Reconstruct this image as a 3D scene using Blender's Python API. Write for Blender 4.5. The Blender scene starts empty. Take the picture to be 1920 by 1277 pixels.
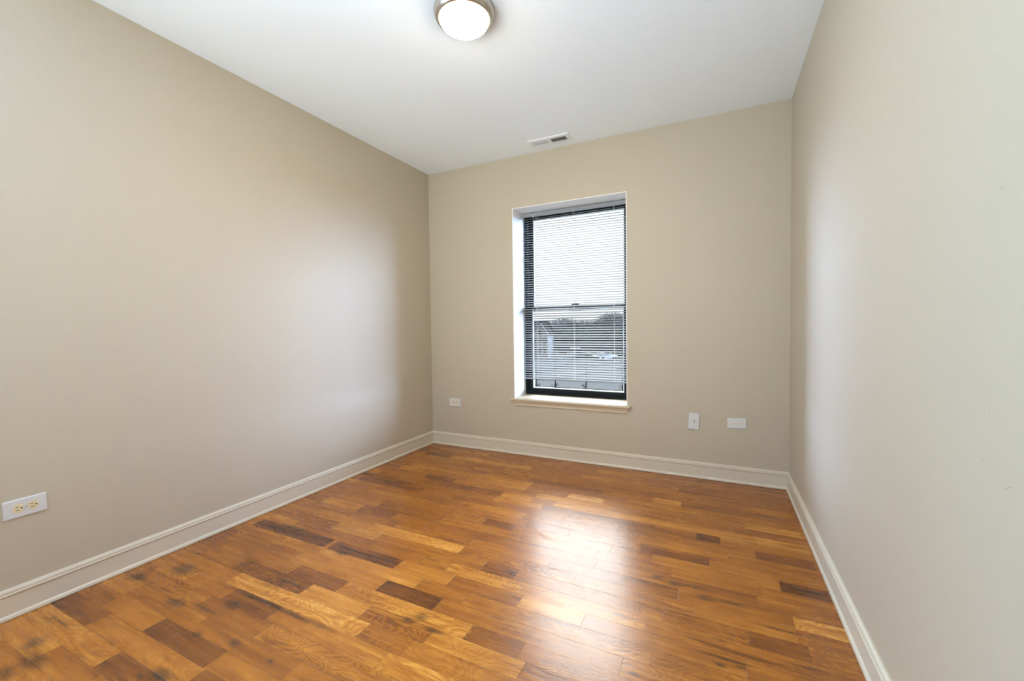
import bpy, bmesh, math, random
from mathutils import Vector, Matrix
R = math.radians
random.seed(7)
sc = bpy.context.scene
COL = sc.collection

# ------------------------------------------------------------------ camera
W, H, DREAR = 2.8298, 2.5, -4.0
cam_d = bpy.data.cameras.new('camera'); cam = bpy.data.objects.new('camera', cam_d); COL.objects.link(cam)
cam_d.sensor_width = 36.0; cam_d.lens = 787.97/1920*36.0
cam_d.clip_start = 0.02; cam_d.clip_end = 600
_yaw, _pit, _rol = 0.45357836, -0.03054445, -0.01302494
_c, _s = math.cos(_yaw), math.sin(_yaw)
_fw = Vector((-_s*math.cos(_pit), _c*math.cos(_pit), math.sin(_pit)))
_r = Vector((_c, _s, 0)); _u = _r.cross(_fw)
_r2 = math.cos(_rol)*_r + math.sin(_rol)*_u
_u2 = -math.sin(_rol)*_r + math.cos(_rol)*_u
_m = Matrix((_r2, _u2, -_fw)).transposed().to_4x4()
_m.translation = Vector((2.405946, -3.208352, 1.075746))
cam.matrix_world = _m
sc.camera = cam

# ------------------------------------------------------------------ view
sc.view_settings.view_transform = 'Standard'
sc.view_settings.look = 'None'
sc.view_settings.gamma = 1.0
sc.view_settings.use_curve_mapping = False
sc.view_settings.exposure = 0.12
sc.cycles.use_denoising = True
sc.cycles.max_bounces = 14
sc.cycles.diffuse_bounces = 8
sc.cycles.transparent_max_bounces = 16
sc.cycles.sample_clamp_indirect = 8.0
sc.cycles.caustics_reflective = False
sc.cycles.caustics_refractive = False

# ------------------------------------------------------------------ world: overcast sky, plus an added bright patch that feeds the floor reflection
SKY_LOW, SKY_HIGH, SKY_GLOW, BANK_L, BANK_R = 1.12, 2.5, 30.0, 66.0, 54.0
wld = bpy.data.worlds.new('overcast_sky'); sc.world = wld; wld.use_nodes = True
nt = wld.node_tree; nt.nodes.clear()
def N(t, kind, **kw):
    n = t.nodes.new(kind)
    for k, v in kw.items(): setattr(n, k, v)
    return n
def mth(t, op, a, b=None, c=None, clamp=False):
    n = t.nodes.new('ShaderNodeMath'); n.operation = op; n.use_clamp = clamp
    for i, x in enumerate((a, b, c)):
        if x is None: continue
        if hasattr(x, 'is_linked'): t.links.new(x, n.inputs[i])
        else: n.inputs[i].default_value = x
    return n.outputs[0]
def smooth(t, x, a, b, o0=0.0, o1=1.0):
    n = t.nodes.new('ShaderNodeMapRange'); n.interpolation_type = 'SMOOTHSTEP'
    t.links.new(x, n.inputs['Value'])
    n.inputs['From Min'].default_value = a; n.inputs['From Max'].default_value = b
    n.inputs['To Min'].default_value = o0; n.inputs['To Max'].default_value = o1
    return n.outputs['Result']
tc = N(nt, 'ShaderNodeTexCoord')
nrm = N(nt, 'ShaderNodeVectorMath', operation='NORMALIZE'); nt.links.new(tc.outputs['Generated'], nrm.inputs[0])
sep = N(nt, 'ShaderNodeSeparateXYZ'); nt.links.new(nrm.outputs[0], sep.inputs[0])
az, el = R(17), R(38)
gd = (-math.sin(az)*math.cos(el), math.cos(az)*math.cos(el), math.sin(el))
dot = N(nt, 'ShaderNodeVectorMath', operation='DOT_PRODUCT'); nt.links.new(nrm.outputs[0], dot.inputs[0]); dot.inputs[1].default_value = gd
glow = smooth(nt, dot.outputs['Value'], math.cos(R(28)), math.cos(R(16)))
elev_ok = smooth(nt, sep.outputs['Z'], 0.28, 0.42)
glow = mth(nt, 'MULTIPLY', mth(nt, 'MULTIPLY', glow, elev_ok), smooth(nt, sep.outputs['Z'], .45, .66, .42, 1.5))
base = smooth(nt, sep.outputs['Z'], 0.27, 0.55, SKY_LOW, SKY_HIGH)
cn = N(nt, 'ShaderNodeTexNoise'); nt.links.new(nrm.outputs[0], cn.inputs['Vector']); cn.inputs['Scale'].default_value = 3.0
cl = smooth(nt, cn.outputs['Fac'], 0.3, 0.7, 0.92, 1.08)
base = mth(nt, 'MULTIPLY', base, cl)
tot = mth(nt, 'MULTIPLY_ADD', glow, SKY_GLOW, base)
# added bright sky lobes, out of view left and right, lighting the side walls
azm = mth(nt, 'ARCTAN2', sep.outputs['X'], sep.outputs['Y'])
lowk = smooth(nt, sep.outputs['Z'], .44, .22)
bank = None
for a0, a1, a2, a3, pw in ((-100, -84, -56, -36, BANK_L), (20, 44, 84, 100, BANK_R)):
    k = mth(nt, 'MULTIPLY', smooth(nt, azm, R(a0), R(a1)), smooth(nt, azm, R(a3), R(a2)))
    k = mth(nt, 'MULTIPLY', mth(nt, 'MULTIPLY', k, lowk), pw)
    bank = k if bank is None else mth(nt, 'ADD', bank, k)
bg = N(nt, 'ShaderNodeBackground'); bg.inputs['Color'].default_value = (0.97, 1.0, 1.04, 1)
nt.links.new(tot, bg.inputs['Strength'])
bg2 = N(nt, 'ShaderNodeBackground'); bg2.inputs['Color'].default_value = (0.70, 0.92, 1.52, 1)
nt.links.new(bank, bg2.inputs['Strength'])
ad = N(nt, 'ShaderNodeAddShader'); nt.links.new(bg.outputs[0], ad.inputs[0]); nt.links.new(bg2.outputs[0], ad.inputs[1])
wo = N(nt, 'ShaderNodeOutputWorld'); nt.links.new(ad.outputs[0], wo.inputs['Surface'])

# portal at the window opening (guides daylight sampling, emits nothing)
pl = bpy.data.lights.new('window_portal', 'AREA'); pl.shape = 'RECTANGLE'; pl.size = 0.94; pl.size_y = 1.62
pl.cycles.is_portal = True
po = bpy.data.objects.new('window_portal', pl); COL.objects.link(po)
po.location = (1.33, 0.36, 1.265); po.rotation_euler = (R(-90), 0, 0)
# added fill light behind the camera, tilted up to brighten the ceiling
SIDE_COL = (0.42, 0.74, 1.08); LAMP_COL = (1, .80, .57, 1)
REAR_FILL_POWER, LEFT_FILL_POWER, LAMP_E = 25.0, 54.0, 185.0
dl = bpy.data.lights.new('rear_fill_light', 'AREA'); dl.shape = 'RECTANGLE'; dl.size = 1.5; dl.size_y = 2.0
dl.energy = REAR_FILL_POWER; dl.color = (0.80, 0.92, 0.97)
do = bpy.data.objects.new('rear_fill_light', dl); COL.objects.link(do)
do.location = (1.15, DREAR+0.02, 1.05); do.rotation_euler = (R(116), 0, 0); dl.spread = R(100)

# added cool fill light for the right wall, out of view behind the camera
for nm, pw, xx, yy, rz in (('left_fill_light', LEFT_FILL_POWER, -.16, -3.35, -90),):
    dl = bpy.data.lights.new(nm, 'AREA'); dl.shape = 'RECTANGLE'; dl.size = 1.1; dl.size_y = 1.7
    dl.energy = pw; dl.color = SIDE_COL; dl.spread = R(130)
    do = bpy.data.objects.new(nm, dl); COL.objects.link(do)
    do.location = (xx, yy, 1.35); do.rotation_euler = (R(90), 0, R(rz))
# ------------------------------------------------------------------ materials
def srgb(r, g, b):
    f = lambda c: (c/255/12.92) if c/255 <= 0.04045 else ((c/255+0.055)/1.055)**2.4
    return (f(r), f(g), f(b), 1)
def mat(name, col=(.8,.8,.8,1), rough=.5, metal=0, ior=1.45, bump=0, bscale=100, var=0, vscale=4):
    m = bpy.data.materials.new(name); m.use_nodes = True; t = m.node_tree
    b = t.nodes['Principled BSDF']
    b.inputs['Base Color'].default_value = col; b.inputs['Roughness'].default_value = rough
    b.inputs['Metallic'].default_value = metal; b.inputs['IOR'].default_value = ior
    tcn = N(t, 'ShaderNodeTexCoord')
    if bump:
        n = N(t, 'ShaderNodeTexNoise'); n.inputs['Scale'].default_value = bscale; n.inputs['Detail'].default_value = 3
        t.links.new(tcn.outputs['Object'], n.inputs['Vector'])
        bp = N(t, 'ShaderNodeBump'); bp.inputs['Strength'].default_value = 1; bp.inputs['Distance'].default_value = bump
        t.links.new(n.outputs['Fac'], bp.inputs['Height']); t.links.new(bp.outputs[0], b.inputs['Normal'])
    if var:
        n = N(t, 'ShaderNodeTexNoise'); n.inputs['Scale'].default_value = vscale; n.inputs['Detail'].default_value = 4
        t.links.new(tcn.outputs['Object'], n.inputs['Vector'])
        mx = N(t, 'ShaderNodeMix', data_type='RGBA')
        mx.inputs[6].default_value = tuple(c*(1-var) for c in col[:3])+(1,); mx.inputs[7].default_value = tuple(min(1, c*(1+var)) for c in col[:3])+(1,)
        t.links.new(n.outputs['Fac'], mx.inputs[0]); t.links.new(mx.outputs[2], b.inputs['Base Color'])
    return m
PAINT = (0.478, 0.417, 0.315, 1)
M = {}
M['wall'] = mat('beige_wall_paint', PAINT, .55, bump=.0006, bscale=140, var=.012, vscale=2)
M['ceil'] = mat('white_ceiling_paint', (.85, .92, .985, 1), .8, bump=.0003, bscale=120)
M['trim'] = mat('cream_trim_paint', (.61, .555, .445, 1), .35, bump=.0001, bscale=40)
M['jamb'] = mat('white_jamb_paint', (.80, .80, .78, 1), .4)
M['stool'] = mat('cream_sill_paint', (.60, .51, .37, 1), .4)
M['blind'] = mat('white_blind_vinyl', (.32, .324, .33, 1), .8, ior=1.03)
M['cord'] = mat('white_cord', (.8, .8, .8, 1), .7)
M['wand'] = mat('grey_plastic_wand', (.07, .075, .08, 1), .25)
M['black'] = mat('black_window_frame', (.006, .008, .009, 1), .5, ior=1.2)
M['alu'] = mat('aluminium_glazing_bead', (.75, .8, .84, 1), .35, metal=.6)
M['rail'] = mat('dark_blue_grey_rail', (.05, .065, .085, 1), .35)
M['plate'] = mat('white_plastic_plate', (.62, .63, .62, 1), .3)
M['ivory'] = mat('ivory_plastic', (.70, .60, .38, 1), .35)
M['pale'] = mat('pale_plastic', (.74, .70, .62, 1), .35)
M['slot'] = mat('dark_slot', (.02, .017, .012, 1), .6)
M['screw'] = mat('screw_metal', (.45, .43, .38, 1), .35, metal=.8)
M['nickel'] = mat('brushed_nickel', (.55, .50, .43, 1), .28, metal=1, bump=.00005, bscale=400)
M['vent'] = mat('white_vent_enamel', (.76, .81, .86, 1), .4)
M['duct'] = mat('duct_shade_black', (.01, .01, .01, 1), .9)

# glass: thin clear pane
def glass_mat():
    m = bpy.data.materials.new('clear_window_glass'); m.use_nodes = True; t = m.node_tree; t.nodes.clear()
    tr = N(t, 'ShaderNodeBsdfTransparent'); tr.inputs[0].default_value = (.93, .96, .95, 1)
    gl = N(t, 'ShaderNodeBsdfGlossy'); gl.inputs['Roughness'].default_value = 0.02
    fr = N(t, 'ShaderNodeFresnel'); fr.inputs['IOR'].default_value = 1.1
    mx = N(t, 'ShaderNodeMixShader'); o = N(t, 'ShaderNodeOutputMaterial')
    t.links.new(fr.outputs[0], mx.inputs[0]); t.links.new(tr.outputs[0], mx.inputs[1]); t.links.new(gl.outputs[0], mx.inputs[2])
    t.links.new(mx.outputs[0], o.inputs[0]); return m
M['glass'] = glass_mat()
# lamp dome: lit frosted glass
def dome_mat():
    m = bpy.data.materials.new('lit_frosted_glass'); m.use_nodes = True; b = m.node_tree.nodes['Principled BSDF']
    b.inputs['Base Color'].default_value = (.85, .84, .8, 1); b.inputs['Roughness'].default_value = .25
    b.inputs['Emission Color'].default_value = LAMP_COL
    # the bulbs sit above the middle of the bowl: its sides, near the metal ring, are dimmer
    t = m.node_tree; g_ = N(t, 'ShaderNodeNewGeometry'); sp = N(t, 'ShaderNodeSeparateXYZ'); t.links.new(g_.outputs['Normal'], sp.inputs[0])
    k = smooth(t, mth(t, 'MULTIPLY', sp.outputs['Z'], -1.0), .60, .97, .02, 1.0)
    t.links.new(mth(t, 'MULTIPLY', k, LAMP_E), b.inputs['Emission Strength'])
    return m
M['dome'] = dome_mat()

# right wall: same paint with a few dings
def wall_right_mat():
    m = M['wall'].copy(); m.name = 'beige_wall_paint_with_dings'; t = m.node_tree; b = t.nodes['Principled BSDF']
    src = b.inputs['Base Color'].links[0].from_socket
    tcn = N(t, 'ShaderNodeTexCoord'); sp = N(t, 'ShaderNodeSeparateXYZ'); t.links.new(tcn.outputs['Object'], sp.inputs[0])
    acc = None
    for (y, z, a, l, rot) in ((-2.2193, 1.297, .0009, .006, -40), (-2.1984, .9207, .0008, .005, 80), (-1.9186, .8012, .0008, .006, -45), (-2.1041, .8357, .0012, .0016, 0),
                              (-2.1823, .8314, .0008, .005, -30), (-2.2545, .8062, .0006, .016, -28), (-2.1079, 1.5059, .0011, .0012, 0), (-1.0972, .8526, .001, .0012, 0), (-1.9343, 1.126, .0008, .002, 60)):
        dy = mth(t, 'SUBTRACT', sp.outputs['Y'], y); dz = mth(t, 'SUBTRACT', sp.outputs['Z'], z)
        c, s = math.cos(R(rot)), math.sin(R(rot))
        p = mth(t, 'ADD', mth(t, 'MULTIPLY', dy, c/l), mth(t, 'MULTIPLY', dz, s/l))
        q = mth(t, 'ADD', mth(t, 'MULTIPLY', dy, -s/a), mth(t, 'MULTIPLY', dz, c/a))
        d = mth(t, 'ADD', mth(t, 'MULTIPLY', p, p), mth(t, 'MULTIPLY', q, q))
        k = mth(t, 'LESS_THAN', d, 1.0)
        acc = k if acc is None else mth(t, 'MAXIMUM', acc, k)
    mx = N(t, 'ShaderNodeMix', data_type='RGBA'); t.links.new(mth(t, 'MULTIPLY', acc, .55), mx.inputs[0])
    t.links.new(src, mx.inputs[6]); mx.inputs[7].default_value = (.2, .17, .14, 1); t.links.new(mx.outputs[2], b.inputs['Base Color'])
    return m
M['wall_r'] = wall_right_mat()

STAINS = [(0.238,-2.183,0.049),(0.116,-2.302,0.034),(0.47,-2.328,0.026),(0.696,-2.241,0.03),(0.384,-2.693,0.036),(0.373,-2.75,0.024),(0.27,-2.656,0.03),(0.842,-2.544,0.03),(0.783,-2.571,0.01),(1.101,-2.358,0.009),(0.91,-2.358,0.017),(0.748,-2.391,0.012),(1.416,-1.981,0.024),(1.382,-2.015,0.018),(2.18,-1.909,0.009),(2.178,-1.352,0.023),(2.256,-1.374,0.018),(2.372,-1.419,0.019),(2.417,-1.759,0.013),(0.784,-1.785,0.02),(2.477,-1.743,0.009)]
STREAKS = [(.90,-2.176,.34,.011),(.90,-1.742,.21,.010),(2.74,-1.205,.10,.016),(2.46,-1.412,.06,.012),(.78,-2.045,.13,.012),(2.66,-.50,.09,.008),(2.62,-1.50,.11,.008),(2.43,-1.725,.11,.008),(1.50,-2.02,.05,.014),(.34,-1.70,.16,.012),(2.30,-1.36,.10,.010),(.62,-2.30,.12,.010)]
def floor_mat():
    m = bpy.data.materials.new('oiled_oak_strip_floor'); m.use_nodes = True; t = m.node_tree; b = t.nodes['Principled BSDF']
    L = t.links
    uv = N(t, 'ShaderNodeUVMap'); uv.uv_map = 'board_uv'
    su = N(t, 'ShaderNodeSeparateXYZ'); L.new(uv.outputs[0], su.inputs[0])
    at = N(t, 'ShaderNodeAttribute'); at.attribute_name = 'board_look'
    sa = N(t, 'ShaderNodeSeparateColor'); L.new(at.outputs['Color'], sa.inputs[0])
    tone, seed, fig = sa.outputs[0], sa.outputs[1], sa.outputs[2]
    at2 = N(t, 'ShaderNodeAttribute'); at2.attribute_name = 'board_size'
    ss = N(t, 'ShaderNodeSeparateColor'); L.new(at2.outputs['Color'], ss.inputs[0])
    tcn = N(t, 'ShaderNodeTexCoord'); so = N(t, 'ShaderNodeSeparateXYZ'); L.new(tcn.outputs['Object'], so.inputs[0])
    u, v = su.outputs[0], su.outputs[1]
    so1 = mth(t, 'MULTIPLY', seed, 57.0)
    def vec(x, y, z):
        c = N(t, 'ShaderNodeCombineXYZ')
        for i, k in enumerate((x, y, z)):
            if hasattr(k, 'is_linked'): L.new(k, c.inputs[i])
            else: c.inputs[i].default_value = k
        return c.outputs[0]
    def noise(vc, scale, det=3, rough=.5, dist=0):
        n = N(t, 'ShaderNodeTexNoise'); L.new(vc, n.inputs['Vector']); n.inputs['Scale'].default_value = scale
        n.inputs['Detail'].default_value = det; n.inputs['Roughness'].default_value = rough; n.inputs['Distortion'].default_value = dist
        return n.outputs['Fac']
    # long soft colour streaks
    n1 = noise(vec(mth(t, 'MULTIPLY', u, 3.0), mth(t, 'MULTIPLY', v, 52.0), so1), 1.0, 5, .62, .4)
    # fine pore grain
    n2 = noise(vec(mth(t, 'MULTIPLY', u, 26.0), mth(t, 'MULTIPLY', v, 620.0), so1), 1.0, 3, .6)
    # cathedral figure: contour bands of a smooth field
    fld = noise(vec(mth(t, 'MULTIPLY', u, 4.0), mth(t, 'MULTIPLY', v, 11.0), mth(t, 'ADD', so1, 9.0)), 1.0, 2, .4, .5)
    rings = mth(t, 'SINE', mth(t, 'MULTIPLY', fld, 120.0))
    rings = mth(t, 'MULTIPLY', rings, fig)
    # blotches
    n3 = noise(vec(mth(t, 'MULTIPLY', u, 7.0), mth(t, 'MULTIPLY', v, 16.0), mth(t, 'ADD', so1, 3.0)), 1.0, 3)
    k = mth(t, 'ADD', tone, mth(t, 'MULTIPLY', mth(t, 'SUBTRACT', n1, .5), .74))
    k = mth(t, 'ADD', k, mth(t, 'MULTIPLY', mth(t, 'SUBTRACT', n2, .5), .20))
    k = mth(t, 'ADD', k, mth(t, 'MULTIPLY', rings, .10))
    k = mth(t, 'ADD', k, mth(t, 'MULTIPLY', mth(t, 'SUBTRACT', n3, .5), .32))
    cr = N(t, 'ShaderNodeValToRGB'); L.new(k, cr.inputs[0]); e = cr.color_ramp.elements
    stops = [(0.0, (40,21,8)), (.18, (86,47,17)), (.36, (123,70,24)), (.54, (153,92,29)), (.72, (177,114,41)), (.88, (202,141,61)), (1, (217,163,85))]
    e[0].position, e[0].color = stops[0][0], srgb(*stops[0][1]); e[1].position, e[1].color = 1, srgb(*stops[-1][1])
    for p_, c_ in stops[1:-1]:
        q = e.new(p_); q.color = srgb(*c_)
    col = cr.outputs[0]
    def mix(f, c0, c1):
        mx = N(t, 'ShaderNodeMix', data_type='RGBA')
        L.new(f, mx.inputs[0]) if hasattr(f, 'is_linked') else setattr(mx.inputs[0], 'default_value', f)
        for i, c in ((6, c0), (7, c1)):
            if hasattr(c, 'is_linked'): L.new(c, mx.inputs[i])
            else: mx.inputs[i].default_value = c
        return mx.outputs[2]
    # dark mineral streaks along the grain, only on some stretches
    st = noise(vec(mth(t, 'MULTIPLY', u, 4.5), mth(t, 'MULTIPLY', v, 60.0), mth(t, 'ADD', so1, 21.0)), 1.0, 4, .6, .4)
    ms = noise(vec(mth(t, 'MULTIPLY', u, 2.6), mth(t, 'MULTIPLY', v, 9.0), mth(t, 'ADD', so1, 33.0)), 1.0, 1)
    sf = mth(t, 'MULTIPLY', smooth(t, st, .52, .72), smooth(t, ms, .50, .70))
    col = mix(mth(t, 'MULTIPLY', sf, .78), col, srgb(52, 34, 18))
    # stains and knots with outlines of their own
    wob = noise(vec(mth(t, 'MULTIPLY', so.outputs[0], 16.0), mth(t, 'MULTIPLY', so.outputs[1], 60.0), 0.0), 1.0, 4, .65)
    acc = None
    marks = [(x, y, r*(1.5 + .6*((i*7) % 3)), r*1.05) for i, (x, y, r) in enumerate(STAINS)] + STREAKS
    for (x, y, rx, ry) in marks:
        dx = mth(t, 'MULTIPLY', mth(t, 'SUBTRACT', so.outputs[0], x), 1/rx)
        dy = mth(t, 'MULTIPLY', mth(t, 'SUBTRACT', so.outputs[1], y), 1/ry)
        d = mth(t, 'SQRT', mth(t, 'ADD', mth(t, 'MULTIPLY', dx, dx), mth(t, 'MULTIPLY', dy, dy)))
        d = mth(t, 'ADD', d, mth(t, 'MULTIPLY', mth(t, 'SUBTRACT', wob, .5), 1.5))
        kx = smooth(t, d, .15, 1.25, 1.0, 0.0)
        acc = kx if acc is None else mth(t, 'MAXIMUM', acc, kx)
    streaky = smooth(t, n2, .25, .6, .55, 1.0)
    col = mix(mth(t, 'MULTIPLY', mth(t, 'MULTIPLY', acc, .78), streaky), col, srgb(44, 32, 20))
    # joints
    ev = mth(t, 'MINIMUM', v, mth(t, 'SUBTRACT', ss.outputs[1], v))
    eu = mth(t, 'MINIMUM', u, mth(t, 'SUBTRACT', ss.outputs[0], u))
    jl = smooth(t, ev, .0003, .0011, 1.0, 0.0); je = smooth(t, eu, .0004, .0012, 1.0, 0.0)
    jl = mth(t, 'MULTIPLY', jl, ss.outputs[2])
    joint = mth(t, 'MAXIMUM', jl, mth(t, 'MULTIPLY', je, .7))
    col = mix(mth(t, 'MULTIPLY', joint, .8), col, srgb(50, 26, 10))
    L.new(col, b.inputs['Base Color'])
    rg = mth(t, 'ADD', mth(t, 'MULTIPLY', n1, .05), FLOOR_ROUGH)
    rg = mth(t, 'ADD', rg, mth(t, 'MULTIPLY', smooth(t, n2, .6, .25), .06))
    L.new(rg, b.inputs['Roughness'])
    b.inputs['IOR'].default_value = 1.5
    hgt = mth(t, 'ADD', mth(t, 'MULTIPLY', n2, .10), mth(t, 'MULTIPLY', rings, .45))
    hgt = mth(t, 'SUBTRACT', hgt, mth(t, 'MULTIPLY', joint, 1.5))
    bp = N(t, 'ShaderNodeBump'); bp.inputs['Strength'].default_value = 1; bp.inputs['Distance'].default_value = .00022
    L.new(hgt, bp.inputs['Height']); L.new(bp.outputs[0], b.inputs['Normal'])
    return m
FLOOR_ROUGH = .225
M['floor'] = floor_mat()

# ------------------------------------------------------------------ mesh helpers
def obj(name, bm, m, parent=None, smooth_=False, bevel=0):
    me = bpy.data.meshes.new(name); bm.normal_update(); bm.to_mesh(me); bm.free()
    o = bpy.data.objects.new(name, me); COL.objects.link(o)
    for x in (m if isinstance(m, (list, tuple)) else [m]): me.materials.append(x)
    if parent: o.parent = parent
    if smooth_:
        for p in me.polygons: p.use_smooth = True
    if bevel:
        md = o.modifiers.new('bevel', 'BEVEL'); md.width = bevel; md.segments = 2; md.limit_method = 'ANGLE'; md.angle_limit = R(40)
    return o
def box(bm, x0, x1, y0, y1, z0, z1, mi=0, mtx=None):
    vs = [bm.verts.new(mtx @ Vector(p) if mtx else p) for p in ((x0,y0,z0),(x1,y0,z0),(x1,y1,z0),(x0,y1,z0),(x0,y0,z1),(x1,y0,z1),(x1,y1,z1),(x0,y1,z1))]
    for f in ((0,3,2,1),(4,5,6,7),(0,1,5,4),(1,2,6,5),(2,3,7,6),(3,0,4,7)):
        fc = bm.faces.new([vs[i] for i in f]); fc.material_index = mi
    return vs
def lathe(bm, prof, n=64, cx=0, cy=0):
    rings = []
    for (r, z) in prof:
        if r < 1e-6: rings.append([bm.verts.new((cx, cy, z))])
        else: rings.append([bm.verts.new((cx+r*math.cos(2*math.pi*i/n), cy+r*math.sin(2*math.pi*i/n), z)) for i in range(n)])
    for a, b_ in zip(rings, rings[1:]):
        for i in range(n):
            j = (i+1) % n
            if len(a) == 1 and len(b_) == 1: continue
            if len(a) == 1: bm.faces.new((a[0], b_[i], b_[j]))
            elif len(b_) == 1: bm.faces.new((a[i], b_[0], a[j]))
            else: bm.faces.new((a[i], b_[i], b_[j], a[j]))
    bmesh.ops.recalc_face_normals(bm, faces=bm.faces)
def cyl(bm, p, q, r0, r1=None, n=10, cap=True):
    r1 = r0 if r1 is None else r1
    p, q = Vector(p), Vector(q); d = (q-p).normalized()
    a = d.orthogonal().normalized(); b_ = d.cross(a)
    A = [bm.verts.new(p + r0*(math.cos(2*math.pi*i/n)*a + math.sin(2*math.pi*i/n)*b_)) for i in range(n)]
    B = [bm.verts.new(q + r1*(math.cos(2*math.pi*i/n)*a + math.sin(2*math.pi*i/n)*b_)) for i in range(n)]
    for i in range(n):
        j = (i+1) % n; bm.faces.new((A[i], A[j], B[j], B[i]))
    if cap:
        bm.faces.new(A[::-1]); bm.faces.new(B)
def extrude_profile(bm, prof, a, b_):
    """prof: list of local points; a,b_: functions mapping profile point -> world for the two ends"""
    A = [bm.verts.new(a(p)) for p in prof]; B = [bm.verts.new(b_(p)) for p in prof]
    n = len(prof)
    for i in range(n):
        j = (i+1) % n; bm.faces.new((A[i], A[j], B[j], B[i]))
    bm.faces.new(A[::-1]); bm.faces.new(B)
    bmesh.ops.recalc_face_normals(bm, faces=bm.faces)
def empty(name, loc, rot=(0,0,0)):
    o = bpy.data.objects.new(name, None); COL.objects.link(o); o.location = loc; o.rotation_euler = rot
    o.empty_display_size = .05
    return o
def tag(o, label=None, cat=None, group=None, kind=None):
    if label: o['label'] = label
    if cat: o['category'] = cat
    if group: o['group'] = group
    if kind: o['kind'] = kind
    return o
def struct(o, label=None, cat=None): return tag(o, label, cat, None, 'structure')

# ------------------------------------------------------------------ room shell
OX0, OX1, OZ0, OZ1 = .863, 1.796, .462, 2.070      # clear window opening
TH = .32
bm = bmesh.new()
g = .006
box(bm, -.15, OX0-g, 0, TH, -.1, H+.12); box(bm, OX1+g, W+.15, 0, TH, -.1, H+.12)
box(bm, OX0-g, OX1+g, 0, TH, -.1, OZ0-g); box(bm, OX0-g, OX1+g, 0, TH, OZ1+g, H+.12)
struct(obj('wall_back', bm, M['wall']), 'beige painted back wall with the window', 'wall')
def side_wall(bm, x0, x1, y0, y1):
    box(bm, x0, x1, y1, -.0002, -.1, H+.12); box(bm, x0, x1, DREAR-.12, y0, -.1, H+.12)
    box(bm, x0, x1, y0, y1, -.1, .5); box(bm, x0, x1, y0, y1, 2.2, H+.12)
bm = bmesh.new(); side_wall(bm, -.15, 0, -3.9, -2.8)  # opening added behind the camera to let the left fill light in
struct(obj('wall_left', bm, M['wall']), 'long beige painted left wall', 'wall')
bm = bmesh.new(); box(bm, W, W+.15, DREAR-.12, -.0002, -.1, H+.12)
struct(obj('wall_right', bm, M['wall_r']), 'beige painted right wall with a few small dings', 'wall')
bm = bmesh.new(); box(bm, .0002, W-.0002, DREAR-.12, -.0002, H, H+.12)
struct(obj('ceiling', bm, M['ceil']), 'plain white ceiling', 'ceiling')
bm = bmesh.new()
box(bm, .0002, .4, DREAR-.12, DREAR, 0.0002, H-.0002); box(bm, 1.9, W-.0002, DREAR-.12, DREAR, .0002, H-.0002)
box(bm, .4, 1.9, DREAR-.12, DREAR, 2.06, H-.0002)  # opening added for the rear fill light
struct(obj('wall_rear', bm, M['wall']), 'wall behind the camera with an added opening for the fill light', 'wall')

bm = bmesh.new()  # unseen box added behind the rear opening to keep sky light out
y0, y1 = DREAR-1.3, DREAR-.121
box(bm, .2, 2.1, y0-.1, y0, -.1, 2.4); box(bm, .1, .2, y0-.1, y1, -.1, 2.4); box(bm, 2.1, 2.2, y0-.1, y1, -.1, 2.4)
box(bm, .2, 2.1, y0, y1, 2.3, 2.4); box(bm, .2, 2.1, y0, y1, -.1, -.002)
struct(obj('added_hall_box', bm, M['wall']), 'added unseen box closing off the opening behind the camera', 'wall')

# floor boards: one mesh, one face per strip
FEAT = {-8:[(.401,1.14,.85)], 9:[(.52,.831,.8),(1.459,1.62,.25),(2.508,2.68,.3)], 8:[(.707,1.294,.88)], -4:[(.896,1.268,.8)],
 -1:[(1.159,1.381,.85),(1.517,1.801,.85),(2.578,2.807,.85)], -3:[(1.555,1.78,.9),(2.541,2.794,.85)], -5:[(2.053,2.216,.9)], -6:[(2.584,2.791,.68)],
 14:[(.702,.996,.3),(.996,1.616,.74),(1.628,1.82,.3)], 10:[(1.32,1.687,.76)], 16:[(.51,1.27,.86)], 12:[(.668,1.277,.8)], 13:[(.601,.844,.78),(1.141,1.427,.1)],
 17:[(.613,.89,.25),(1.428,1.78,.74)], 11:[(.086,.648,.18),(.679,1.098,.2)], 6:[(.476,.736,.3)], -2:[(.5,.743,.25)], 4:[(1.246,1.429,.25),(2.642,2.808,.18)],
 21:[(.016,.321,.27)], 20:[(.547,.928,.22)], 15:[(.423,.872,.3)], 22:[(.602,.878,.25)], 1:[(2.57,2.798,.3)], 0:[(2.108,2.316,.45),(2.317,2.422,.15)], 3:[(2.074,2.377,.28)]}
STRIP = .0763
rnd = random.Random(21)
bm = bmesh.new()
uvl = bm.loops.layers.uv.new('board_uv'); c1 = bm.loops.layers.float_color.new('board_look'); c2 = bm.loops.layers.float_color.new('board_size')
def board(x0, x1, y0, y1, tone, fig, seam):
    vs = [bm.verts.new(p) for p in ((x0, y0, 0), (x1, y0, 0), (x1, y1, 0), (x0, y1, 0))]
    f = bm.faces.new(vs); sd = rnd.random()
    for lp, (a, b_) in zip(f.loops, ((0, 0), (x1-x0, 0), (x1-x0, y1-y0), (0, y1-y0))):
        lp[uvl].uv = (a, b_); lp[c1] = (.54+(tone-.54)*.74, sd, fig, 1); lp[c2] = (x1-x0, y1-y0, seam, 1)
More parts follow.
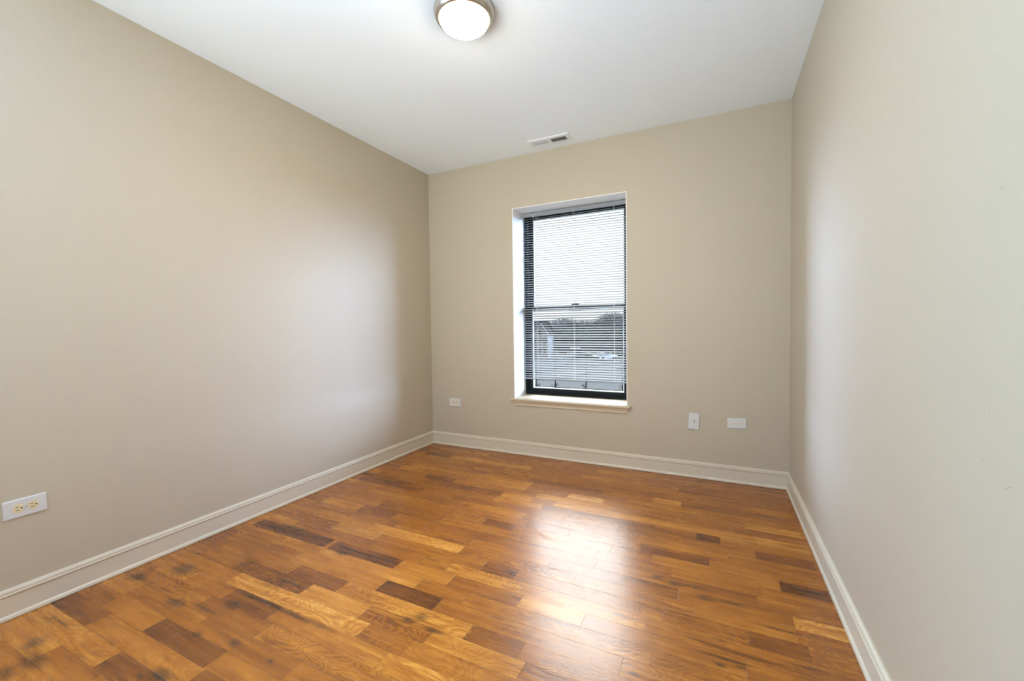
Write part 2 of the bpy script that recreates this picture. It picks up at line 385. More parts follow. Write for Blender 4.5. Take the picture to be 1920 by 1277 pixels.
for r in range(-12, 43):
    yt = min(-.865 - STRIP*r, 0); yb = max(-.865 - STRIP*(r+1), DREAR-.12)
    if yt - yb < .002: continue
    feats = sorted(FEAT.get(r, [])); x = 0.0; cuts = []
    def fill(a, b_):
        x = a; first = (a == 0.0)
        while b_ - x > .001:
            l = rnd.choice((.18, .24, .3, .36, .42, .5, .62)) * rnd.uniform(.85, 1.15)
            if first: l *= rnd.uniform(.3, 1); first = False
            if b_ - x - l < .14: l = b_ - x
            t_ = rnd.gauss(.54, .055)
            if rnd.random() < .06: t_ = rnd.uniform(.28, .38)
            if rnd.random() < .09: t_ = rnd.uniform(.70, .84)
            cuts.append((x, x+l, t_)); x += l
    for (a, b_, t_) in feats:
        fill(x, a); cuts.append((a, b_, t_)); x = b_
    fill(x, W)
    for (a, b_, t_) in cuts:
        fg = rnd.choice((0, .1, .15, .3, .6, 1.0))
        board(a, b_, yb, yt, t_, fg, .95 if r % 3 == 0 else .45)

box(bm, .0002, W-.0002, DREAR-.12, -.0002, -.1, -.002)
struct(obj('floor', bm, M['floor']), 'glossy orange-brown oak strip floor with dark streaks', 'floor')

# baseboards: shoe, flat board, beaded cap
PROF = [(0, .0015), (.019, .0015), (.0195, .006), (.0175, .013), (.0125, .0185), (.0115, .019), (.0115, .086), (.0125, .0885), (.0150, .0905), (.0160, .0935), (.0150, .0965),
        (.0118, .0980), (.0118, .0992), (.0128, .1005), (.0125, .1055), (.0095, .1105), (.0045, .1145), (0, .115)]
bm = bmesh.new(); extrude_profile(bm, PROF, lambda p: (p[0], -p[0], p[1]), lambda p: (W-p[0], -p[0], p[1]))
struct(obj('baseboard_back', bm, M['trim']), 'cream baseboard along the back wall', 'baseboard')
bm = bmesh.new(); extrude_profile(bm, PROF, lambda p: (p[0], -p[0], p[1]), lambda p: (p[0], DREAR, p[1]))
struct(obj('baseboard_left', bm, M['trim']), 'cream baseboard along the left wall', 'baseboard')
bm = bmesh.new(); extrude_profile(bm, PROF, lambda p: (W-p[0], -p[0], p[1]), lambda p: (W-p[0], DREAR, p[1]))
struct(obj('baseboard_right', bm, M['trim']), 'cream baseboard along the right wall', 'baseboard')

# ------------------------------------------------------------------ window
win = struct(empty('window_1', (1.3295, 0, OZ0)), 'tall double-hung window with black sashes in the back wall', 'window')
cx = 1.3295
FY = .232                                            # room face of the window unit
def wl(bm_): bmesh.ops.translate(bm_, verts=bm_.verts, vec=(-cx, 0, -OZ0))
bm = bmesh.new()
box(bm, OX0-g, OX0, .0005, TH, OZ0, OZ1); box(bm, OX1, OX1+g, .0005, TH, OZ0, OZ1); box(bm, OX0-g, OX1+g, .0005, TH, OZ1, OZ1+g)
wl(bm); obj('jamb', bm, M['jamb'], win)
# sill board (stool) with nosing
bm = bmesh.new()
box(bm, OX0, OX1, -.001, FY+.01, OZ0-.005, OZ0+.017)
SP = [(0, .457), (-.020, .457), (-.026, .459), (-.030, .464), (-.031, .470), (-.029, .4755), (-.024, .479), (0, .479)]
extrude_profile(bm, SP, lambda p: (.833, p[0], p[1]), lambda p: (1.826, p[0], p[1]))
wl(bm); obj('window_sill', bm, M['stool'], win)
# apron moulding, tapered towards the wall
AP = [(0, .4185), (-.008, .4185), (-.0105, .421), (-.0105, .425), (-.008, .4275), (-.009, .430), (-.012, .440), (-.017, .449), (-.021, .4568), (0, .4568)]
bm = bmesh.new(); extrude_profile(bm, AP, lambda p: (.857 - .012*(p[1]-.4185)/.038, p[0], p[1]), lambda p: (1.792 + .020*(p[1]-.4185)/.038, p[0], p[1]))
wl(bm); obj('window_apron', bm, M['stool'], win)
Z0 = OZ0+.017
MEET0, MEET1 = 1.213, 1.262
# outer frame
bm = bmesh.new()
box(bm, OX0, OX0+.030, FY, FY+.085, Z0, OZ1); box(bm, OX1-.030, OX1, FY, FY+.085, Z0, OZ1)
box(bm, OX0+.030, OX1-.030, FY, FY+.085, Z0, Z0+.022); box(bm, OX0+.030, OX1-.030, FY, FY+.085, OZ1-.018, OZ1)
wl(bm); obj('window_frame', bm, M['black'], win)
def sash(name, y0, z0, z1, st, bot, top, parts):
    s = None
    bm = bmesh.new()
    a, b_ = OX0+.030, OX1-.030
    box(bm, a, a+st, y0, y0+.032, z0, z1); box(bm, b_-st, b_, y0, y0+.032, z0, z1)
    box(bm, a+st, b_-st, y0, y0+.032, z0, z0+bot); box(bm, a+st, b_-st, y0, y0+.032, z1-top, z1)
    wl(bm); s = obj(name, bm, M['black'], win)
    # bright glazing bead round the pane
    bm = bmesh.new(); q = .008
    a2, b2, c2_, d2 = a+st, b_-st, z0+bot, z1-top
    box(bm, a2, a2+q, y0+.006, y0+.022, c2_, d2); box(bm, b2-q, b2, y0+.006, y0+.022, c2_, d2)
    box(bm, a2+q, b2-q, y0+.006, y0+.022, c2_, c2_+q); box(bm, a2+q, b2-q, y0+.006, y0+.022, d2-q, d2)
    wl(bm); obj('glazing_bead', bm, M['alu'], s)
    bm = bmesh.new(); box(bm, a2+.001, b2-.001, y0+.014, y0+.017, c2_+.001, d2-.001)
    wl(bm); obj('pane', bm, M['glass'], s)
    return s
lower = sash('lower_sash', FY+.006, Z0+.022, MEET1, .034, .034, .034, 0)
upper = sash('upper_sash', FY+.043, MEET0, OZ1-.018, .034, .034, .020, 0)
bm = bmesh.new(); box(bm, OX0+.066, OX1-.066, FY+.0005, FY+.0055, MEET0+.012, MEET1-.004)
wl(bm); obj('meeting_rail_cover', bm, M['rail'], win)
bm = bmesh.new(); box(bm, 1.30, 1.36, FY-.006, FY+.020, MEET1+.0002, MEET1+.012); cyl(bm, (1.33, FY+.006, MEET1+.012), (1.33, FY+.006, MEET1+.018), .011)
wl(bm); obj('sash_lock', bm, M['rail'], win)

# ------------------------------------------------------------------ venetian blind
BX0, BX1, BY = .876, 1.788, .182
bl = tag(empty('window_blind', (cx, BY, OZ1-.006)), 'white horizontal mini blind lowered inside the window recess', 'blind')
zt = OZ1-.006
def lb(bm_): bmesh.ops.translate(bm_, verts=bm_.verts, vec=(-cx, -BY, -zt))
bm = bmesh.new()
HP = [(-.0135, 0), (-.0135, -.026), (-.0115, -.028), (.0115, -.028), (.0135, -.026), (.0135, 0), (.0115, 0), (.0115, -.022), (-.0115, -.022), (-.0115, 0)]
extrude_profile(bm, HP, lambda p: (BX0-cx, p[0], p[1]), lambda p: (BX1-cx, p[0], p[1]))
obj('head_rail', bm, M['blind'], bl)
bm = bmesh.new()
SL_W, SL_N, SL_P = .0255, 69, .0201
ztop = zt - .048
for i in range(SL_N):
    z = ztop - SL_P*i
    tl = R(20)
    ncv = 5; prev = None
    dz = random.uniform(-.0006, .0006); sag = random.uniform(-.0008, .0008)
    for side in (0, 1):
        pts = []
        for k in range(ncv+1):
            s = (k/ncv - .5)*SL_W
            h = .0028*(1-(2*s/SL_W)**2) - side*.0004
            y = s*math.cos(tl) - h*math.sin(tl); zz = s*math.sin(tl) + h*math.cos(tl)
            pts.append((y, zz))
        va = [bm.verts.new((BX0-cx, y, z+zz+dz-zt)) for y, zz in pts]; vb = [bm.verts.new((BX1-cx, y, z+zz+dz+sag-zt)) for y, zz in pts]
        for k in range(ncv):
            fv = (va[k], va[k+1], vb[k+1], vb[k])
            f = bm.faces.new(fv if side == 1 else fv[::-1]); f.smooth = True
        if side == 0: ta, tb = va, vb
        else:
            for k in (0, ncv): bm.faces.new((ta[k], tb[k], vb[k], va[k]))
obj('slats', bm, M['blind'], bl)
zb = ztop - SL_P*SL_N
bm = bmesh.new(); box(bm, BX0-cx, BX1-cx, -.0125, .0125, zb-.006-zt, zb+.004-zt)
obj('bottom_rail', bm, M['blind'], bl, bevel=.002)
for x in (1.003, 1.336, 1.668):
    bm = bmesh.new()
    for dy in (-.0138, .0138): cyl(bm, (x-cx, dy, -.028), (x-cx, dy, zb-.002-zt), .0007, n=6)
    obj('ladder_cord', bm, M['cord'], bl)
bm = bmesh.new()
cyl(bm, (.982-cx, -.026, -.045), (.980-cx, -.024, -.735), .0032, .0036, n=6)
wd = obj('tilt_wand', bm, M['wand'], bl)
bm = bmesh.new(); cyl(bm, (.983-cx, -.018, -.024), (.982-cx, -.026, -.045), .003, n=8); obj('wand_hook', bm, M['cord'], wd)

# ------------------------------------------------------------------ outlets
def plate_bm(w, h):
    bm = bmesh.new()
    x, z = w/2, h/2; e_ = .0045
    lay = [(0, 0), (0, -.0035), (e_*.4, -.0055), (e_, -.0062)]
    def ring(i, y):
        a, c = x-i, z-i; r = .004; out = []
        for (sx, sz, a0) in ((1, 1, 0), (-1, 1, 90), (-1, -1, 180), (1, -1, 270)):
            for k in range(4):
                an = R(a0 + 30*k); out.append(bm.verts.new((sx*(a-r)+r*math.cos(an), y, sz*(c-r)+r*math.sin(an))))
        return out
    rs = [ring(i, y) for i, y in lay]
    for A, B in zip(rs, rs[1:]):
        n = len(A)
        for i in range(n): bm.faces.new((A[i], A[(i+1) % n], B[(i+1) % n], B[i]))
    bm.faces.new(rs[-1]); bm.faces.new(rs[0][::-1])
    bmesh.ops.recalc_face_normals(bm, faces=bm.faces)
    return bm
def recept_bm(y0, y1):
    # duplex face: circle with two flats (top/bottom when the device lies on its side -> flat left/right)
    bm = bmesh.new(); r = .0172; pts = []
    for k in range(40):
        a = 2*math.pi*k/40; pts.append((max(-.0143, min(.0143, r*math.cos(a))), r*math.sin(a)))
    A = [bm.verts.new((x, y0, z)) for x, z in pts]; B = [bm.verts.new((x*.96, y1, z*.96)) for x, z in pts]
    for i in range(40): bm.faces.new((A[i], A[(i+1) % 40], B[(i+1) % 40], B[i]))
    bm.faces.new(B); bmesh.ops.recalc_face_normals(bm, faces=bm.faces)
    return bm
def outlet(loc, rot, label, rm):
    o = tag(empty('wall_outlet', loc, rot), label, 'outlet', 'duplex outlets laid on their side')
    obj('cover_plate', plate_bm(.116, .071), M['plate'], o)
    for s in (-1, 1):
        bm = recept_bm(-.0062, -.0082); bmesh.ops.translate(bm, verts=bm.verts, vec=(s*.0195, 0, 0))
        rc = obj('receptacle', bm, rm, o)
        for dz in (-.0062, .0062):
            bm = bmesh.new(); cx_ = s*.0195 - .003
            hw = .0042 if dz > 0 else .0050
            box(bm, cx_-hw, cx_+hw, -.0086, -.0078, dz-.0011, dz+.0011); obj('slot', bm, M['slot'], rc)
        bm = bmesh.new(); gx = s*.0195 + .0085
        cyl(bm, (gx, -.0086, 0), (gx, -.0078, 0), .0025, n=12); box(bm, gx-.0026, gx, -.0086, -.0078, -.0022, .0022); obj('ground_hole', bm, M['slot'], rc)
    bm = bmesh.new(); cyl(bm, (0, -.0058, 0), (0, -.0070, 0), .0030, n=14); box(bm, -.0026, .0026, -.0072, -.0069, -.0004, .0004, 1)
    obj('plate_screw', bm, [M['plate'], M['slot']], o)
    return o
outlet((.0001, -2.593, .4095), (0, R(-1.2), R(90)), 'white plate with two ivory sockets on the left wall, nearest the viewer', M['ivory'])
outlet((.2555, -.0001, .400), (0, R(-2.4), 0), 'small white outlet plate on the back wall left of the window', M['ivory'])
outlet((2.5285, -.0001, .4075), (0, R(-3.6), 0), 'white outlet plate on the back wall near the right corner', M['pale'])
cp = tag(empty('cable_plate', (2.2615, -.0001, .3985), (0, R(3.6), 0)), 'upright white cable jack plate on the back wall right of the window', 'wall plate')
obj('cover_plate', plate_bm(.071, .115), M['plate'], cp)
bm = bmesh.new(); cyl(bm, (0, -.006, .004), (0, -.0085, .004), .0068, n=6); cyl(bm, (0, -.0085, .004), (0, -.016, .004), .0048, n=16)
cj = obj('cable_jack', bm, M['screw'], cp)
bm = bmesh.new(); cyl(bm, (0, -.0158, .004), (0, -.0163, .004), .0020, n=10); obj('jack_hole', bm, M['slot'], cj)
for z in (-.042, .042):
    bm = bmesh.new(); cyl(bm, (0, -.0058, z), (0, -.0072, z), .0030, n=12); obj('plate_screw', bm, M['screw'] if z < 0 else M['plate'], cp)

# ------------------------------------------------------------------ ceiling register
VX0, VX1, VY0, VY1 = 1.094, 1.424, -.218, -.082
vt = tag(empty('ceiling_vent', ((VX0+VX1)/2, (VY0+VY1)/2, H)), 'white louvred air vent in the ceiling above the window', 'vent')
hx, hy = (VX1-VX0)/2, (VY1-VY0)/2
bm = bmesh.new()
ix, iy = hx-.030, hy-.034
def fr_ring(x, y, z): return [bm.verts.new(p) for p in ((-x, -y, z), (x, -y, z), (x, y, z), (-x, y, z))]
rs = [fr_ring(hx, hy, 0), fr_ring(hx, hy, -.0025), fr_ring(hx-.010, hy-.010, -.0085), fr_ring(ix, iy, -.0085), fr_ring(ix, iy, -.0005)]
for A, B in zip(rs, rs[1:]):
    for i in range(4): bm.faces.new((A[i], A[(i+1) % 4], B[(i+1) % 4], B[i]))
box(bm, -.010, .010, -iy, iy, -.0085, -.0005)
bmesh.ops.recalc_face_normals(bm, faces=bm.faces)
obj('vent_frame', bm, M['vent'], vt)
bm = bmesh.new(); box(bm, -ix, ix, -iy, iy, -.0012, -.0002); obj('duct_shade_sheet', bm, M['duct'], vt)  # black sheet under the ceiling stands in for the shade inside a duct
for s in (-1, 1):
    bm = bmesh.new(); n = 11
    for k in range(n):
        x = s*(.010 + (ix-.010)*(k+.5)/n)
        mt = Matrix.Translation((x, 0, -.0052)) @ Matrix.Rotation(R(42*s), 4, 'Y')
        box(bm, -.0052, .0052, -iy, iy, -.0004, .0004, 0, mt)
    obj('louvre_bank', bm, M['vent'], vt)
bm = bmesh.new(); box(bm, hx-.020, hx-.017, -.016, .010, -.0125, -.0085); obj('damper_lever', bm, M['vent'], vt)

# ------------------------------------------------------------------ ceiling lamp
lx, ly = 1.385, -1.56
lamp = tag(empty('ceiling_light', (lx, ly, H)), 'round lit flush ceiling light with a nickel ring', 'ceiling light')
bm = bmesh.new()
lathe(bm, [(.060, -.0005), (.128, -.0005), (.1345, -.004), (.1365, -.010), (.1345, -.022), (.1285, -.034), (.1225, -.041), (.1165, -.044), (.1135, -.042), (.1135, -.030), (.060, -.020), (.060, -.0005)], 72)
obj('nickel_ring', bm, M['nickel'], lamp, True)
bm = bmesh.new()
pr = [(.1130, -.034)]
for k in range(0, 13):
    a = R(90*k/12); pr.append((.1120*math.cos(a) if k < 12 else 0, -.040 - .050*math.sin(a)))
lathe(bm, pr, 72); obj('glass_dome', bm, M['dome'], lamp, True)
bm = bmesh.new(); lathe(bm, [(0, -.0885), (.006, -.0885), (.0072, -.092), (.005, -.0965), (0, -.098)], 20); obj('dome_finial', bm, M['dome'], lamp, True)

# ------------------------------------------------------------------ outside
GZ = -4.6
_mat = mat
def mat(*a, **k):
    m = _mat(*a, **k); m.node_tree.nodes['Principled BSDF'].inputs['Specular IOR Level'].default_value = 0.0 if m.name.find('paint') < 0 else .5; return m
M['asphalt'] = mat('asphalt', (0.0432, 0.0432, 0.04392, 1), .9, var=.25, vscale=.25)
M['concrete'] = mat('pale_concrete', (0.066, 0.0648, 0.063, 1), .9, var=.1, vscale=1)
M['grass'] = mat('grass', (0.0168, 0.0252, 0.0108, 1), .9, var=.3, vscale=1.5)
M['lawn'] = mat('lawn', (0.027, 0.033, 0.0228, 1), .9, var=.2, vscale=.3)
M['bark'] = mat('bark', (0.018, 0.01584, 0.0144, 1), .9)
M['twig'] = mat('twigs', (0.0468, 0.04524, 0.04212, 1), .9, var=.3, vscale=.2)
M['ever'] = mat('evergreen', (0.028, 0.031, 0.026, 1), .9, var=.3, vscale=.2)
M['siding'] = mat('white_siding', (0.1248, 0.1248, 0.1209, 1), .8)
M['white_trim'] = mat('white_gable_trim', (.16, .16, .155, 1), .8)
M['grey_siding'] = mat('grey_siding', (0.06, 0.06, 0.0624, 1), .8)
M['shingle'] = mat('brown_shingle', (0.012, 0.0096, 0.0096, 1), .9, var=.2, vscale=2)
M['winglass'] = mat('dark_house_glass', (0.006, 0.006, 0.0072, 1), .2)
M['fence'] = mat('weathered_pale_fence', (0.063, 0.0594, 0.0495, 1), .9, var=.15, vscale=1)
M['navy'] = mat('navy_car_paint', (0.0024, 0.0036, 0.0084, 1), .25)
M['silver'] = mat('silver_car_paint', (0.072, 0.075, 0.078, 1), .3)
M['tyre'] = mat('tyre', (0.006, 0.006, 0.006, 1), .8)
def slab(name, x0, x1, y0, y1, z0, z1, m, label, cat):
    bm = bmesh.new(); box(bm, x0, x1, y0, y1, z0, z1); return struct(obj(name, bm, m), label, cat)
slab('ground', -260, 200, 1.5, 400, GZ-.5, GZ, M['asphalt'], 'grey asphalt lot outside the window', 'ground')
M['apron'] = mat('pale_bounce_apron', (.50, .50, .48, 1), .9, var=.1, vscale=1)  # for an unseen slab added to bounce daylight up to the ceiling
slab('bounce_apron', -40, 40, 1.5, 27, GZ, GZ+.02, M['apron'], 'added unseen pale bounce apron at the foot of the building', 'ground')
slab('grass_strip', -40, 30, 29.0, 34.0, GZ, GZ+.02, M['grass'], 'green grass strip at the near edge of the lot', 'ground')
slab('pavement_strip', -45, 30, 34.2, 38.5, GZ, GZ+.015, M['concrete'], 'pale pavement beyond the grass strip', 'ground')
slab('lawn', -20, 40, 70, 104, GZ, GZ+.02, M['lawn'], 'dull green lawn beyond the parked cars', 'ground')

def house():
    o = tag(empty('house', (-30.9, 71, GZ)), 'two-storey grey house with a white gabled bay and brown roof', 'house')
    bm = bmesh.new(); box(bm, -9, 3.0, -.5, 8, 0, 4.3); obj('wall', bm, M['grey_siding'], o)
    bm = bmesh.new()
    rp = [(-1.0, 4.2), (3.75, 6.9), (8.5, 4.2), (8.3, 4.05), (3.75, 6.65), (-.8, 4.05)]
    extrude_profile(bm, rp, lambda p: (-9.3, p[0], p[1]), lambda p: (3.3, p[0], p[1])); obj('roof', bm, M['shingle'], o)
    bm = bmesh.new(); box(bm, 2.9, 5.2, -1.5, 1.2, 0, 4.4)
    v = [bm.verts.new(p) for p in ((2.9, -1.5, 4.4), (5.2, -1.5, 4.4), (4.05, -1.5, 6.2), (2.9, 1.2, 4.4), (5.2, 1.2, 4.4), (4.05, 1.2, 6.2))]
    bm.faces.new((v[0], v[1], v[2])); bm.faces.new((v[4], v[3], v[5]))
    bmesh.ops.recalc_face_normals(bm, faces=bm.faces)
    obj('gabled_bay', bm, M['siding'], o)
    bm = bmesh.new()
    for sg in (-1, 1):
        xp = [(0, 0), (sg*1.45, -2.1), (sg*1.45, -1.95), (0, .18)]
        A = [bm.verts.new((4.05+a, -1.8, 6.2+c)) for a, c in xp]; B = [bm.verts.new((4.05+a, 1.3, 6.2+c)) for a, c in xp]
        for i in range(4): bm.faces.new((A[i], A[(i+1) % 4], B[(i+1) % 4], B[i]))
        bm.faces.new(A); bm.faces.new(B[::-1])
    bmesh.ops.recalc_face_normals(bm, faces=bm.faces)
    obj('bay_roof', bm, M['shingle'], o)
    bm = bmesh.new()
    for sg in (-1, 1): cyl(bm, (4.05, -1.85, 6.28), (4.05+sg*1.5, -1.85, 4.1), .13, n=4)
    box(bm, 2.8, 5.3, -1.9, -1.8, 4.05, 4.25)
    obj('gable_trim', bm, M['white_trim'], o)
    for (x, z, w, h) in ((3.65, 3.9, .45, 1.3), (3.6, 2.3, .4, .9), (4.6, 2.3, .4, .9), (3.6, .8, .4, 1.0), (4.6, .8, .4, 1.0)):
        bm = bmesh.new(); box(bm, x-w/2, x+w/2, -1.56, -1.49, z-.1, z-.1+h); obj('window', bm, M['winglass'], o)
    for (x, z) in ((.2, 2.6), (2.0, 2.6), (.2, .9), (2.0, .9), (-2.5, 2.6), (-2.5, .9)):
        bm = bmesh.new(); box(bm, x-.35, x+.35, -.56, -.49, z, z+1.0); obj('window', bm, M['winglass'], o)
house()
# picket fence running away from the house
fo = tag(empty('fence', (-15.2, 38.6, GZ)), 'pale weathered picket fence running along the lot', 'fence')
fd = Vector((-4.6, 29, 0)); fl = fd.length; fd.normalize(); fn = Vector((-fd.y, fd.x, 0))
bm = bmesh.new()
k = 0.0
while k < fl:
    p = fd*k; q = fd*(k+.12)
    vs = []
    for zz in (.06, 1.55):
        vs += [bm.verts.new(Vector((pp.x, pp.y, zz)) + fn*o_) for pp, o_ in ((p, 0), (q, 0), (q, .03), (p, .03))]
    for f in ((0,3,2,1),(4,5,6,7),(0,1,5,4),(1,2,6,5),(2,3,7,6),(3,0,4,7)): bm.faces.new([vs[i] for i in f])
    k += .17
bmesh.ops.recalc_face_normals(bm, faces=bm.faces)
obj('pickets', bm, M['fence'], fo)
bm = bmesh.new()
for zz in (.35, 1.25): cyl(bm, Vector((0, 0, zz))+fn*.06, fd*fl+Vector((0, 0, zz))+fn*.06, .04, n=6)
obj('rail', bm, M['fence'], fo)
for i in range(13):
    bm = bmesh.new(); p = fd*(fl*i/12)+fn*.13; cyl(bm, (p.x, p.y, 0), (p.x, p.y, 1.6), .05, n=8); obj('post', bm, M['fence'], fo)

def car(name, loc, rz, label, body_m, suv):
    o = tag(empty(name, loc, (0, 0, rz)), label, 'car')
    h1, h2 = (1.0, 1.75) if suv else (.82, 1.42)
    pr = [(-2.2, .3), (-2.25, .7), (-2.15, h1), (-1.2, h1+.03), (1.3, h1), (2.1, h1-.12), (2.25, .6), (2.2, .3)]
    bm = bmesh.new(); extrude_profile(bm, pr, lambda p: (p[0], -.88, p[1]), lambda p: (p[0], .88, p[1])); obj('body', bm, body_m, o, bevel=.06)
    x0, x1 = (-2.05, .5) if suv else (-1.5, .55)
    pr = [(x0, h1+.03), (x0+.25, h2-.08), (x0+.45, h2), (x1-.35, h2), (x1-.15, h2-.06), (x1+.5, h1)]
    bm = bmesh.new(); extrude_profile(bm, pr, lambda p: (p[0], -.72, p[1]), lambda p: (p[0], .72, p[1])); cb = obj('cabin', bm, body_m, o, bevel=.05)
    for s in (-1, 1):
        bm = bmesh.new(); zz = h1+.12
        v = [bm.verts.new((x, s*.735, z)) for x, z in ((x0+.35, zz), (x1+.25, zz), (x1-.25, h2-.12), (x0+.5, h2-.12))]
        w = [bm.verts.new((q.co.x, s*.715, q.co.z)) for q in v]
        bm.faces.new(v); bm.faces.new(w[::-1])
        for i in range(4): bm.faces.new((v[i], v[(i+1) % 4], w[(i+1) % 4], w[i]))
        bmesh.ops.recalc_face_normals(bm, faces=bm.faces)
        obj('side_window', bm, M['winglass'], cb)
        for x in (-1.4, 1.4):
            bm = bmesh.new(); cyl(bm, (x, s*.70, .33), (x, s*.90, .33), .33, n=20); obj('wheel', bm, M['tyre'], o)
    return o
car('parked_suv', (-20.6, 72.5, GZ), R(8), 'dark navy parked car at the far side of the lot', M['navy'], True)
car('parked_car', (-14.6, 67.5, GZ+.001), R(60), 'silver parked car to the right of the dark one', M['silver'], False)

def branch(bm, p, d, l, r, dep, rg):
    q = p + d*l; cyl(bm, p, q, r, r*.6, n=4, cap=False)
    if dep == 0: return
    for _ in range(3 if dep > 1 else 4):
        nd = (d + Vector((rg.uniform(-.8, .8), rg.uniform(-.8, .8), rg.uniform(-.25, .6)))).normalized()
        branch(bm, p + d*l*rg.uniform(.45, 1.0), nd, l*rg.uniform(.5, .75), r*.5, dep-1, rg)
def bare_tree(loc, h, label, sd, group='bare trees behind the lot'):
    rg = random.Random(sd); o = tag(empty('bare_tree', loc), label, 'tree', group)
    bm = bmesh.new(); cyl(bm, (0, 0, 0), (0, 0, h*.4), h*.022, h*.016, n=8); obj('trunk', bm, M['bark'], o)
    bm = bmesh.new()
    for _ in range(6):
        d = Vector((rg.uniform(-.7, .7), rg.uniform(-.7, .7), rg.uniform(.4, 1))).normalized()
        branch(bm, Vector((0, 0, h*rg.uniform(.28, .4))), d, h*.27, h*.011, 3, rg)
    for _ in range(2600):
        a, b_ = rg.uniform(0, 2*math.pi), rg.uniform(-1, 1); rr = rg.random()**.45
        c = Vector((math.cos(a)*math.sqrt(1-b_*b_)*h*.40*rr, math.sin(a)*math.sqrt(1-b_*b_)*h*.40*rr, h*.62 + b_*h*.37*rr))
        d = Vector((rg.gauss(0, 1), rg.gauss(0, 1), rg.gauss(.3, 1))).normalized(); e_ = d.orthogonal().normalized()*.05
        ln = rg.uniform(.3, .8)
        bm.faces.new([bm.verts.new(c-e_), bm.verts.new(c+e_), bm.verts.new(c+d*ln)])
    obj('crown', bm, M['twig'], o)
    return o
def evergreen(loc, h, w, sd, label):
    rg = random.Random(sd); o = tag(empty('evergreen_shrub', loc), label, 'tree', 'dark evergreens under the bare trees')
    bm = bmesh.new(); bmesh.ops.create_icosphere(bm, subdivisions=3, radius=1); bm.normal_update()
    for v in bm.verts:
        n = v.co.copy(); k = 1 + .18*math.sin(5*n.x+sd)*math.cos(6*n.y) + rg.uniform(-.10, .10)
        v.co = Vector((n.x*w*k, n.y*w*k, h*.5 + n.z*h*.5*k))
        v.co.z = max(v.co.z, .02)
    base_f = list(bm.faces)
    for f in base_f:
        for _ in range(4):
            ws = [rg.random() for _ in f.verts]; sm = sum(ws)
            c = sum((v.co*(w_/sm) for v, w_ in zip(f.verts, ws)), Vector()) + f.normal*rg.uniform(-.1, .15)
            d = (f.normal*.6 + Vector((rg.gauss(0, .6), rg.gauss(0, .6), rg.gauss(.3, .6)))).normalized(); e_ = d.orthogonal().normalized()*rg.uniform(.08, .16)
            q = c + d*rg.uniform(.3, .75)
            if min(c.z, q.z) < .03: continue
            bm.faces.new([bm.verts.new(c-e_), bm.verts.new(c+e_), bm.verts.new(q)])
    obj('foliage', bm, M['ever'], o)
# a belt of trees ~100-130 m away, seen low behind the lot
def ray_pt(px, D):
    """bearing table of the tree belt: direction measured in the photograph, distance chosen"""
    t_ = (px-960)/787.97
    d = Vector((_fw.x + _r2.x*t_, _fw.y + _r2.y*t_, 0)).normalized()
    return Vector((2.406, -3.208, 0)) + d*D
TREES = [(1003, 118, 6.6), (1024, 112, 5.9), (1036, 124, 7.4), (1052, 118, 7.9), (1066, 128, 8.0), (1080, 116, 7.2), (1094, 122, 7.2), (1108, 126, 7.2), (1122, 118, 7.0),
         (1134, 114, 8.6), (1146, 112, 9.2), (1157, 116, 9.0), (1168, 122, 8.4), (1180, 118, 8.2)]
WH = ['bare grey tree at the far left of the tree belt, above the house roof', 'low bare tree just right of the white gable', 'bare tree second right of the white gable', 'bare tree above the fence end, left of the pane centre',
      'taller bare tree left of the dark parked car', 'bare tree straight above the dark parked car', 'low bare tree right of the dark parked car', 'low bare tree in the dip of the tree belt', 'bare tree above the silver parked car',
      'bare tree at the left shoulder of the tallest clump', 'tallest bare tree of the belt, right part of the pane', 'second tallest bare tree, right of the tallest', 'bare tree near the right edge of the pane', 'last bare tree at the right edge of the pane']
for i, ((px, D, h), lab) in enumerate(zip(TREES, WH)):
    h = 5.68 + (h*1.06-5.68)*(D2 := 128+9*(i*2 % 5))/D
    p = ray_pt(px, D2); bare_tree((p.x, p.y, GZ), h, lab, 40+i)
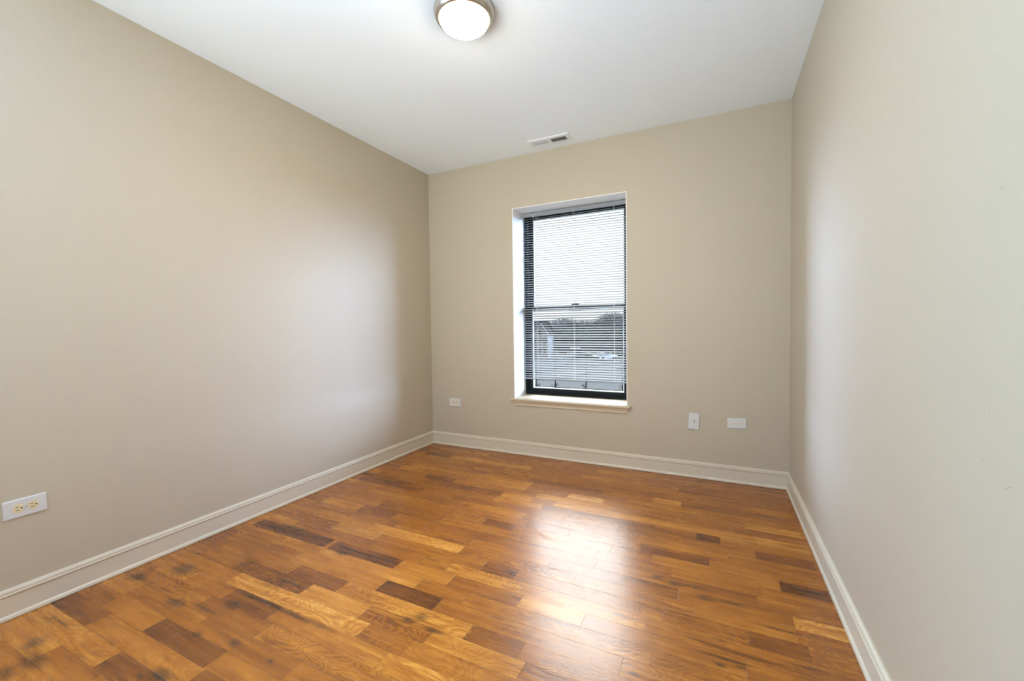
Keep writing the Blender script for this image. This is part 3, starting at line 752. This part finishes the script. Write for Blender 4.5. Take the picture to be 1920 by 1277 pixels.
EV = [(1000, 105, 4.6, 3.2), (1034, 104, 4.2, 3.4), (1048, 107, 5.2, 3.6), (1062, 105, 5.0, 3.6), (1077, 108, 5.3, 3.8), (1092, 106, 4.9, 3.6), (1106, 107, 5.3, 3.6), (1120, 105, 5.0, 3.6), (1134, 108, 5.8, 3.8), (1149, 106, 5.8, 3.8), (1163, 108, 5.4, 3.8), (1178, 106, 5.2, 3.6)]
EVL = ['beside the house', 'just right of the white gable', 'above the far fence end', 'left of the dark parked car', 'behind the dark parked car', 'right of the dark parked car', 'below the dip of the tree belt', 'behind the silver parked car', 'at the left foot of the tallest trees', 'under the tallest trees', 'right of the tallest trees', 'at the right edge of the pane']
for i, ((px, D, h, w), lab) in enumerate(zip(EV, EVL)):
    D2 = 86+8*(i*2 % 5) if i else 110
    h = 5.68 + (h-5.68)*D2/D
    p = ray_pt(px, D2); evergreen((p.x, p.y, GZ), h, w*.72, 70+i, 'dark rounded evergreen ' + lab)
for i, (x, y, h, lab) in enumerate(((-12.7, 32.9, 2.0, 'thin bare sapling nearest the left edge of the pane'), (-10.9, 33.0, 2.8, 'dark bare sapling in front of the fence'),
                                    (-8.4, 34.4, 2.7, 'slim bare sapling in front of the dark parked car'), (-5.0, 34.1, 2.9, 'bushy bare sapling at the right edge of the pane'))):
    o = tag(empty('sapling', (x, y, GZ+.02)), lab, 'sapling', 'saplings on the grass strip'); rg = random.Random(i+3)
    bm = bmesh.new(); cyl(bm, (0, 0, 0), (.05, 0, h), .055, .02, n=8); obj('trunk', bm, M['bark'], o)
    bm = bmesh.new()
    for _ in range(9): branch(bm, Vector((0, 0, h*rg.uniform(.3, .9))), Vector((rg.uniform(-1, 1), rg.uniform(-1, 1), rg.uniform(.4, 1.2))).normalized(), .4, .012, 2, rg)
    obj('twigs', bm, M['bark'], o)
    bm = bmesh.new()
    for _ in range(10): branch(bm, Vector((0, 0, .03)), Vector((rg.uniform(-1, 1), rg.uniform(-1, 1), rg.uniform(.3, 1.0))).normalized(), .35, .012, 2, rg)
    obj('base_shoots', bm, M['bark'], o)
